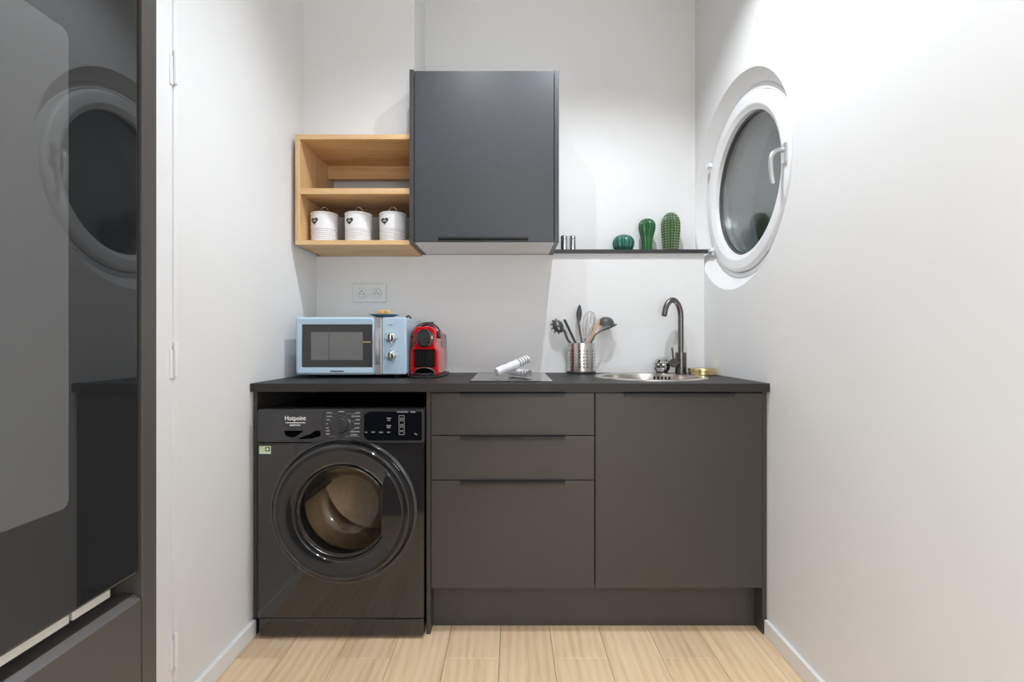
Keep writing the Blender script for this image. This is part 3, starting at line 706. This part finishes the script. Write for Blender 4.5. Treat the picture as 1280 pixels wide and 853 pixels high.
# ================================================================== RED POD COFFEE MACHINE
YK = 2.06
kx_ = PX(530.6, YK)
cm = thing('coffee_machine', 'red and black capsule coffee machine right of the microwave', 'coffee machine', (kx_, 2.18, WT))
def kp(pts): return [(kx_ + x, WT + z) for x, z in pts]
obj('base', prism(new(), [(kx_ + x, y) for x, y in ([(-.063, 2.06), (-.058, 2.03), (-.03, 2.012), (.03, 2.012), (.060, 2.03), (.070, 2.06), (.078, 2.2), (.07, 2.33), (-.058, 2.33), (-.063, 2.2)])], WT + .0004, WT + .010, Matrix(((1, 0, 0, 0), (0, 0, 1, 0), (0, 1, 0, 0), (0, 0, 0, 1))), bev=.003), 'matt_black', cm)
half = [(.060, .0105), (.0605, .06), (.0595, .105), (.056, .118), (.0485, .128), (.047, .145), (.050, .175), (.0495, .19), (.044, .205), (.030, .215)]
pol = kp([(-x, z) for x, z in half] + [(x, z) for x, z in half[::-1]])
obj('body', prism(new(), pol, YK, 2.27, bev=.006, seg=3), 'red_gloss', cm)
obj('water_tank', box(new(), kx_ - .05, kx_ + .058, 2.272, 2.335, WT + .0105, WT + .19, .012, 3), 'smoke_tank', cm)
obj('head', lathe(new(), [(0, -.02), (.0385, -.02), (.0395, .010), (.037, .016), (.030, .018), (0, .018)], T(kx_, YK, WT + .166) @ RX, 48), 'gloss_black', cm)
bulb = [(.026 * math.sin(a), .006 + .026 * math.cos(a)) for a in [PI * (-.72 + 1.44 * i / 20) for i in range(21)]] + [(.010, -.030), (-.010, -.030)]
obj('head_badge', prism(new(), [(kx_ + u, WT + .164 + v) for u, v in bulb], YK - .021, YK - .017, bev=.001), 'panel_black', cm)
lv = [(kx_ + .056 * math.cos(a), 2.09 + .03 * math.sin(a), WT + .172 + .056 * math.sin(a)) for a in [PI * (-.02 + 1.04 * i / 20) for i in range(21)]]
lvb = new()
for q, (dy, r) in enumerate(((0, .0085), (.016, .0085))): tube(lvb, [(a, b_ + dy, c * 1) for a, b_, c in lv], r, 10)
obj('lever', lvb, 'gloss_black', cm)
obj('lever_trim', tube(new(), [(a + (a - kx_) * -.02, b_ - .008, c) for a, b_, c in lv[3:18]], .003, 8), 'gunmetal', cm)
obj('top_button', box(new(), kx_ + .016, kx_ + .03, 2.11, 2.13, WT + .228, WT + .238, .003), 'gunmetal', cm)
gr = obj('grille', box(new(), kx_ - .044, kx_ + .044, YK - .004, YK + .004, WT + .044, WT + .119, .002), 'dark_void', cm)
rb = new()
for i in range(12):
    x = kx_ - .039 + i * .0071; box(rb, x - .0016, x + .0016, YK - .0075, YK - .003, WT + .047, WT + .117, .0008, 1)
obj('grille_ribs', rb, 'matt_black', gr)['kind'] = 'stuff'
tray = [(.046 * math.cos(a), YK - .0005 - .045 * math.sin(a)) for a in [PI * i / 20 for i in range(21)]]
SW = Matrix(((1, 0, 0, 0), (0, 0, 1, 0), (0, 1, 0, 0), (0, 0, 0, 1)))
obj('drip_tray', prism(new(), [(kx_ + u, v) for u, v in tray], WT + .0105, WT + .020, SW, bev=.002), 'matt_black', cm)
ar = [(kx_ + .046 * math.cos(a), YK - .003, WT + .012 + .030 * math.sin(a)) for a in [PI * i / 20 for i in range(21)]]
obj('tray_arch', tube(new(), ar, .0035, 8), 'gunmetal', cm)
obj('tray_recess', prism(new(), [(kx_ + .043 * math.cos(a), WT + .011 + .0275 * math.sin(a)) for a in [PI * i / 20 for i in range(21)]], YK - .003, YK + .002), 'dark_void', cm)
obj('cord', tube(new(), [(kx_ - .058, 2.22, WT + .045), (kx_ - .062, 2.15, WT + .030), (kx_ - .0635, 2.09, WT + .018), (kx_ - .0635, 2.05, WT + .015), (kx_ - .060, 2.02, WT + .013)], .0032, 8), 'gunmetal', cm)

# ================================================================== HOB and towels
hz0 = WT + .0004
hob = thing('hob', 'black glass hob under the rolled towels on the worktop', 'hob', (-.003, 2.05, WT))
hg = obj('glass_plate', box(new(), -.158, .152, 1.832, 2.272, hz0, hz0 + .005, .0012), 'hob_glass', hob)
zr = new()
for y, r in ((1.97, .085), (2.16, .07)): lathe(zr, [(r, hz0 + .0051), (r + .0012, hz0 + .0051), (r + .0012, hz0 + .0053), (r, hz0 + .0053)], T(-.003, y, 0), 48, True)
obj('zone_ring', zr, 'print_grey', hg)
def towel(p0, p1, R, name_label, turns=3.2, phase=0):
    p0, p1 = Vector(p0), Vector(p1); ax = (p1 - p0); Ln = ax.length; ax.normalize()
    b = new(); n = 90; th = R / (turns + .6)
    prof_o, prof_i = [], []
    for i in range(n + 1):
        u = i / n; a = phase + u * turns * 2 * PI; r = R * (1 - u * .86)
        r += .0007 * math.sin(a * 5)
        prof_o.append((r * math.cos(a), r * math.sin(a))); prof_i.append(((r - th * .52) * math.cos(a), (r - th * .52) * math.sin(a)))
    m_ = 14; rows_o, rows_i = [], []
    for k in range(m_ + 1):
        x = -Ln / 2 + Ln * k / m_; e = .0015 if 0 < k < m_ else 0
        so_ = [b.verts.new((x, c + e * math.sin(k), s + e * math.cos(k * 2))) for c, s in prof_o]; si = [b.verts.new((x, c + e * math.sin(k), s + e * math.cos(k * 2))) for c, s in prof_i]
        rows_o.append(so_); rows_i.append(si)
    for k in range(m_):
        for i in range(n):
            b.faces.new((rows_o[k][i], rows_o[k][i + 1], rows_o[k + 1][i + 1], rows_o[k + 1][i])); b.faces.new((rows_i[k][i], rows_i[k + 1][i], rows_i[k + 1][i + 1], rows_i[k][i + 1]))
        for i in (0, n): b.faces.new((rows_o[k][i], rows_o[k + 1][i], rows_i[k + 1][i], rows_i[k][i]))
    for k in (0, m_):
        for i in range(n): b.faces.new((rows_o[k][i], rows_i[k][i], rows_i[k][i + 1], rows_o[k][i + 1]))
    bmesh.ops.recalc_face_normals(b, faces=b.faces)
    me = bpy.data.meshes.new('rolled_towel'); b.to_mesh(me); b.free()
    for p in me.polygons: p.use_smooth = True
    me.set_sharp_from_angle(angle=math.radians(40)); me.materials.append(M['towel'])
    o = bpy.data.objects.new('rolled_towel', me); C.objects.link(o); o.location = (p0 + p1) / 2
    o.rotation_euler = ax.to_track_quat('X', 'Z').to_euler()
    return tag(o, name_label, 'towel', 'rolled towels on the hob')
hz1 = hz0 + .0052
towel((-.064, 1.975, hz1 + .0205), (.066, 2.085, hz1 + .0700), .0185, 'long rolled white towel with grey striped end leaning across the hob', 3.2, 1.2)
towel((-.005, 2.085, hz1 + .0182), (.070, 1.985, hz1 + .0182), .0165, 'short rolled white towel lying on the hob under the longer roll', 3.0, 2.5)

# ================================================================== UTENSIL HOLDER
UX, UY, UR, UH = PX(726.5, 2.316), 2.316, .0635, 1.066 - WT
uh = thing('utensil_holder', 'perforated steel utensil pot on black base beside the sink', 'utensil pot', (UX, UY, WT))
obj('base_ring', vlathe([(0, .0004), (.066, .0004), (.0675, .003), (.0675, .010), (.066, .0125), (0, .0125)], UX, UY, WT, 48), 'nylon_black', uh)
ps = new(); NA = 72; rowsz = [.013] + [.022 + i * .0075 for i in range(15)] + [UH - .006, UH - .001, UH]
vr = []
for j in range(NA):
    a = 2 * PI * j / NA; vr.append([[ps.verts.new((UX + rr * math.cos(a), UY + rr * math.sin(a), WT + z)) for z in rowsz] for rr in (UR, UR - .0012)])
def is_hole(j, k):
    return 2 <= k <= 13 and k % 2 == 0 and (j + 9) % 12 in (0, 3, 6)
for j in range(NA):
    A, B = vr[j], vr[(j + 1) % NA]
    for k in range(len(rowsz) - 1):
        if is_hole(j, k):
            for s in ((A[0][k], A[1][k], A[1][k + 1], A[0][k + 1]), (B[0][k], B[0][k + 1], B[1][k + 1], B[1][k]), (A[0][k], B[0][k], B[1][k], A[1][k]), (A[0][k + 1], A[1][k + 1], B[1][k + 1], B[0][k + 1])): ps.faces.new(s)
        else:
            ps.faces.new((A[0][k], B[0][k], B[0][k + 1], A[0][k + 1])); ps.faces.new((A[1][k], A[1][k + 1], B[1][k + 1], B[1][k]))
    ps.faces.new((A[0][-1], B[0][-1], B[1][-1], A[1][-1])); ps.faces.new((A[0][0], A[1][0], B[1][0], B[0][0]))
obj('pot_wall', ps, 'steel', uh, 50)
UB = WT + .016                     # utensils stand on the pot's floor
def up(px, py, y): return Vector((PX(px, y), y, PZ(py, y)))
def foot(dx, dy): return Vector((UX + dx, UY + dy, UB))
GU = 'utensils standing in the steel pot'
# pasta server
hc = up(697.5, 408, 2.345); f0 = foot(.042, .004)
ut = thing('pasta_server', 'grey slotted pasta server leaning left out of the utensil pot', 'utensil', f0, GU)
obj('handle', tube(new(), [f0, f0.lerp(hc, .35), f0.lerp(hc, .7), up(706, 415, 2.340), up(702.5, 411, 2.340)], [.0055, .006, .006, .0065, .008], 10), 'nylon_grey', ut)
ph = new()
def bowl(u, v):   # shallow spoon bowl, convex side up, centre hc
    a = (u - .5) * 2; c = (v - .5) * 2
    x = a * .027; z = c * .034
    return (hc + Vector((x + z * -.25, -.012 + .5 * (x * x + z * z) / .03, z * .9 - abs(x) * .1)), (a * .5, -1, c * .5))
def bowl_pt(x, z): return hc + Vector((x - .25 * z, -.014 + .012 * ((x / .027) ** 2 + (z / .034) ** 2), z))
for s in (-1, 1):     # two side lobes leave a slot down the middle
    grid_solid(ph, lambda u, v, s=s: (bowl_pt(s * (.004 + u * (.024 * math.sqrt(max(.05, 1 - ((v - .5) * 1.9) ** 2)) - .002)), (v - .5) * .060), (0, -1, .1)), 5, 10, .004)
for v0, v1 in ((0, .2), (.42, .56), (.82, 1)):
    grid_solid(ph, lambda u, v: (bowl_pt((u - .5) * .012, ((v0 + (v1 - v0) * v) - .5) * .060), (0, -1, .1)), 2, 3, .004)
hd_ = obj('server_head', ph, 'nylon_grey', ut, 50)
for i in range(6):
    a = math.radians(95 + i * 34)
    p = bowl_pt(.023 * math.cos(a), .028 * math.sin(a)); q = p + Vector((.007 * math.cos(a), .012, .007 * math.sin(a))); r_ = q + Vector((.003 * math.cos(a), .012, -.003))
    obj('prong', tube(new(), [p, q, r_], [.0042, .0036, .0025], 8), 'nylon_grey', hd_)
# plain black handle
f0 = foot(.030, -.030); e = up(705.5, 399.5, 2.335)
ut = thing('kitchen_utensil', 'straight black utensil handle sticking up between pasta server and serving spoon', 'utensil', f0, GU)
obj('handle', tube(new(), [f0 + Vector((0, 0, .03)), f0.lerp(e, .5), f0.lerp(e, .97), e], [.005, .006, .0062, .004], 10), 'nylon_black', ut)
obj('blade', box(new(), f0.x - .022, f0.x + .012, f0.y - .002, f0.y + .002, f0.z, f0.z + .045, .0015), 'nylon_black', ut)
# serving spoon
def spoon(name, label, f0, neck, tip, wid, m, dish=.008, hr=.0045):
    ut = thing(name, label, 'utensil', f0, GU)
    obj('handle', tube(new(), [f0, f0.lerp(neck, .5), neck], [hr * 1.15, hr, hr * .9], 10), m, ut)
    ax = tip - neck; side = Vector((ax.z, 0, -ax.x)).normalized()
    def g(u, v):
        wv = wid * math.sin(PI * min(1, .06 + v * .93)) ** .75
        p = neck + ax * (v * 1.02 - .02) + side * ((u - .5) * 2 * wv) + Vector((0, dish * (1 - ((u - .5) * 2) ** 2) * math.sin(PI * v), 0))
        return p, ((u - .5) * .8, -1, 0)
    obj('spoon_head', grid_solid(new(), g, 8, 14, .003), m, ut, 60)
    return ut
spoon('serving_spoon', 'grey pointed serving spoon standing tallest in the utensil pot', foot(.022, -.02), up(723.2, 403.5, 2.345), up(724.6, 381, 2.355), .0125, 'nylon_grey')
# whisk
f0 = foot(-.012, .012); nk = up(731, 427, 2.335); tp = up(738.5, 389.5, 2.340)
ut = thing('whisk', 'steel balloon whisk standing in the utensil pot', 'whisk', f0, GU)
obj('handle', tube(new(), [f0, f0.lerp(nk, .5), nk], [.006, .0065, .005], 12), 'steel', ut)
ax = tp - nk; side = Vector((ax.z, 0, -ax.x)).normalized(); fw = Vector((0, 1, 0))
for i in range(5):
    a = PI * i / 5; dirv = side * math.cos(a) + fw * math.sin(a) * .75
    pts = []
    for k in range(25):
        s = 2 * PI * k / 24; v = (1 - math.cos(s)) / 2; wv = .036 * math.sin(s) * (v ** .55 if v > 0 else 0) * 1.15
        pts.append(nk + ax * v + dirv * wv)
    obj('wire_loop', tube(new(), pts, .0012, 6), 'chrome', ut)
# wooden utensil
f0 = foot(-.028, -.022); e = up(750, 398.5, 2.325)
ut = thing('wooden_spatula', 'pale wooden spatula leaning right out of the utensil pot', 'utensil', f0, GU)
ax = e - f0; side = Vector((ax.z, 0, -ax.x)).normalized()
def ws(u, v):
    wv = .0055 + .0035 * max(0, (v - .45) / .55) ** 1.0 - (.007 * max(0, (v - .9) / .1) if v > .9 else 0)
    return f0 + ax * v + side * ((u - .5) * 2 * wv), (0, -1, .05)
obj('blade', grid_solid(new(), ws, 4, 20, .006), 'utensil_wood', ut, 40)
# ladle
hc = up(757.2, 406.8, 2.340); f0 = foot(-.004, -.040)
ut = thing('ladle', 'grey ladle with upturned bowl hanging right over the utensil pot', 'utensil', f0, GU)
obj('handle', tube(new(), [f0, f0.lerp(up(739, 428, 2.290), .6), up(739.5, 427, 2.290), up(744.5, 418, 2.300), up(752, 413.5, 2.310), up(763, 409.5, 2.322), up(769, 406.8, 2.332)], [.005, .005, .005, .0042, .0036, .0036, .0036], 10), 'nylon_grey', ut)
LM = T(*hc) @ Matrix.Rotation(.06, 4, 'Y') @ Matrix.Rotation(.12, 4, 'X')
obj('bowl', lathe(new(), [(.0405, -.001), (.0400, .004), (.0370, .018), (.030, .030), (.018, .038), (0, .0405), (0, .038), (.017, .0355), (.028, .028), (.0345, .017), (.0375, .004), (.0378, -.001)], LM, 40, True), 'nylon_grey', ut, 50)
obj('spout', tube(new(), [hc + Vector((.036, 0, .003)), hc + Vector((.046, -.002, .002)), hc + Vector((.052, -.003, .004))], [.006, .0045, .003], 8), 'nylon_grey', ut)

# ================================================================== SINK, TAP and things around
sk = thing('sink', 'round stainless steel sink let into the worktop', 'sink', (SX, SY, WT - .16))
obj('rim', lathe(new(), [(SR, WT + .0004), (SR - .001, WT + .003), (SR - .010, WT + .0048), (.206, WT + .0042), (.200, WT + .001), (.1985, WT - .008), (.1995, WT - .008), (.204, WT + .0004)], T(SX, SY, 0), 96, True), 'sink_steel', sk)
obj('bowl', lathe(new(), [(.1984, WT - .002), (.197, WT - .02), (.193, WT - .11), (.175, WT - .14), (.14, WT - .150), (.04, WT - .154), (.036, WT - .160), (0, WT - .160)], T(SX, SY, 0), 96), 'sink_steel', sk)
for i in range(5):
    a = math.radians(68 - i * 5.0)
    c = Vector((SX + .1962 * math.cos(a), SY + .1962 * math.sin(a), WT - .018))
    b = box(new(), -.0035, .0035, -.0012, .0012, -.0075, .0075, .001, 1, T(*c) @ Matrix.Rotation(a - PI / 2, 4, 'Z'))
    obj('overflow_slot', b, 'dark_void', sk)
obj('drain', vlathe([(0, .0), (.034, .0), (.036, .002), (.030, .004), (.0, .0035)], SX, SY, WT - .1598, 32), 'chrome', sk)

FX, FY = PX(851, 2.305), 2.305
tp_ = thing('kitchen_tap', 'gunmetal swan neck mixer tap behind the sink', 'tap', (FX, FY, WT))
obj('tap_body', vlathe([(0, .0003), (.027, .0003), (.027, .005), (.0255, .006), (.0255, .098), (.0245, .100), (0, .100)], FX, FY, WT, 40), 'gunmetal', tp_)
pts = [Vector((FX, FY, WT + .09)), Vector((FX, FY, WT + .18)), Vector((FX, FY, WT + .245))]
arcR = .0425
arcV = .080
AC = Vector((FX - arcR, FY, PZ(375.5, FY) - arcV))
dirx = Vector((-1, -.22, 0)).normalized()
top = Vector((FX, FY, AC.z))
for i in range(0, 17):
    a = PI * i / 16 * .985
    pts.append(top + dirx * (arcR * (1 - math.cos(a))) + Vector((0, 0, arcV * math.sin(a))))
pts[-1] = pts[-1] + Vector((-.001, 0, .004))
obj('spout', tube(new(), pts, .0128, 20), 'gunmetal', tp_)
b = new(); tube(b, [pts[-1], pts[-1] + Vector((-.001, 0, -.004))], .0105, 16); obj('aerator', b, 'matt_black', tp_)
v0 = Vector((FX - .02, FY - .012, WT + .052)); v1 = Vector((FX - .049, FY - .046, WT + .052))
mix = obj('mixer_valve', tube(new(), [v0, v0.lerp(v1, .55), v0.lerp(v1, .56), v1], [.0150, .0150, .0205, .0205], 24), 'gunmetal', tp_)
obj('lever', tube(new(), [v1 + Vector((.002, .008, .018)), v1 + Vector((-.006, .004, .072))], [.0044, .0042], 12), 'gunmetal', mix)

bx, by, br = PX(827.5, 2.325), 2.325, .040
mb = thing('mirrored_ball', 'faceted mirror mosaic ball behind the sink beside the tap', 'ornament', (bx, by, WT))
ic = bmesh.new(); bmesh.ops.create_uvsphere(ic, u_segments=22, v_segments=12, radius=1)
fc = new()
core = new(); bmesh.ops.create_uvsphere(core, u_segments=24, v_segments=14, radius=br * .95, matrix=T(bx, by, WT + br * .96))
obj('ball_core', core, 'matt_black', mb)
for f in ic.faces:
    c = f.calc_center_median()
    q = [fc.verts.new(Vector((bx, by, WT + br * .96)) + (c + (v.co - c) * .80) * br * (1.0 + 0 * random.random())) for v in f.verts]
    fc.faces.new(q)
ic.free()
o = obj('mirror_facets', fc, 'chrome', mb, flat=True)
obj('ball_foot', vlathe([(.026, .0004), (.028, .0004), (.028, .006), (.024, .008)], bx, by, WT, 24, closed=True), 'gunmetal', mb)

gx, gy = .8660, 2.235
tn = thing('brass_tin', 'flat round brass coloured tin at the right end of the worktop', 'tin', (gx, gy, WT))
obj('tin_body', vlathe([(0, .0004), (.056, .0004), (.0575, .002), (.0575, .016), (0, .016)], gx, gy, WT, 56), 'brass', tn)
obj('tin_lid', vlathe([(0, .0163), (.0590, .0163), (.0595, .0175), (.0595, .0285), (.0585, .0300), (.052, .0305), (.050, .0297), (0, .0297)], gx, gy, WT, 56), 'brass', tn)

# ================================================================== CEILING SPOTS (first two the room's own, four added as unseen fill)
names = ('recessed white ceiling spot above the sink', 'recessed white ceiling spot in front of the oak shelf', 'added fill spot in the ceiling beside the tall oven unit', 'added fill spot in the ceiling behind the viewer, right side', 'added fill spot in the ceiling behind the viewer, left side', 'added fill spot in the ceiling nearest the rear wall')
for (x, y, wt_), lab in zip(SPOTS, names):
    t = thing('ceiling_spot', lab, 'ceiling light', (x, y, CEIL - .016), 'recessed ceiling spots')
    obj('spot_ring', lathe(new(), [(.030, -.0002), (.045, -.0002), (.044, -.006), (.033, -.010), (.030, -.006)], T(x, y, CEIL), 40, True), 'lamp_metal', t)
    ld = bpy.data.lights.new('spot_lamp', 'SPOT'); ld.energy = wt_ * 1.0; ld.color = SPOT_COLOR; ld.spot_size = SPOT_ANGLE; ld.spot_blend = SPOT_BLEND; ld.shadow_soft_size = 0.012
    lo = bpy.data.objects.new('spot_lamp', ld); C.objects.link(lo); lo.parent = t; lo.location = (0, 0, -.006)

# unseen glowing globe added behind the viewer to soften contrast
gxl, gyl, gzl, grl, gst = FILL_GLOBE
em = bpy.data.materials.new('fill_glow'); em.use_nodes = True
em.node_tree.nodes['Principled BSDF'].inputs['Emission Color'].default_value = SPOT_COLOR + (1,)
em.node_tree.nodes['Principled BSDF'].inputs['Emission Strength'].default_value = gst
M['fill_glow'] = em
t = thing('fill_globe', 'unseen round fill globe added behind the viewer to brighten the walls', 'lamp', (gxl, gyl, gzl - grl))
b = new(); bmesh.ops.create_uvsphere(b, u_segments=32, v_segments=20, radius=grl, matrix=T(gxl, gyl, gzl)); obj('globe', b, 'fill_glow', t, 80)
obj('cord', tube(new(), [(gxl, gyl, gzl + grl + .03), (gxl, gyl, CEIL - .02)], .003, 8), 'rubber', t)
obj('cap', lathe(new(), [(0, .0), (.03, 0), (.025, .035), (0, .04)], T(gxl, gyl, gzl + grl - .004), 20), 'lamp_metal', t)
obj('fill_rose', lathe(new(), [(0, -.02), (.04, -.02), (.05, -.0003), (0, -.0003)], T(gxl, gyl, CEIL), 24), 'lamp_metal', t)
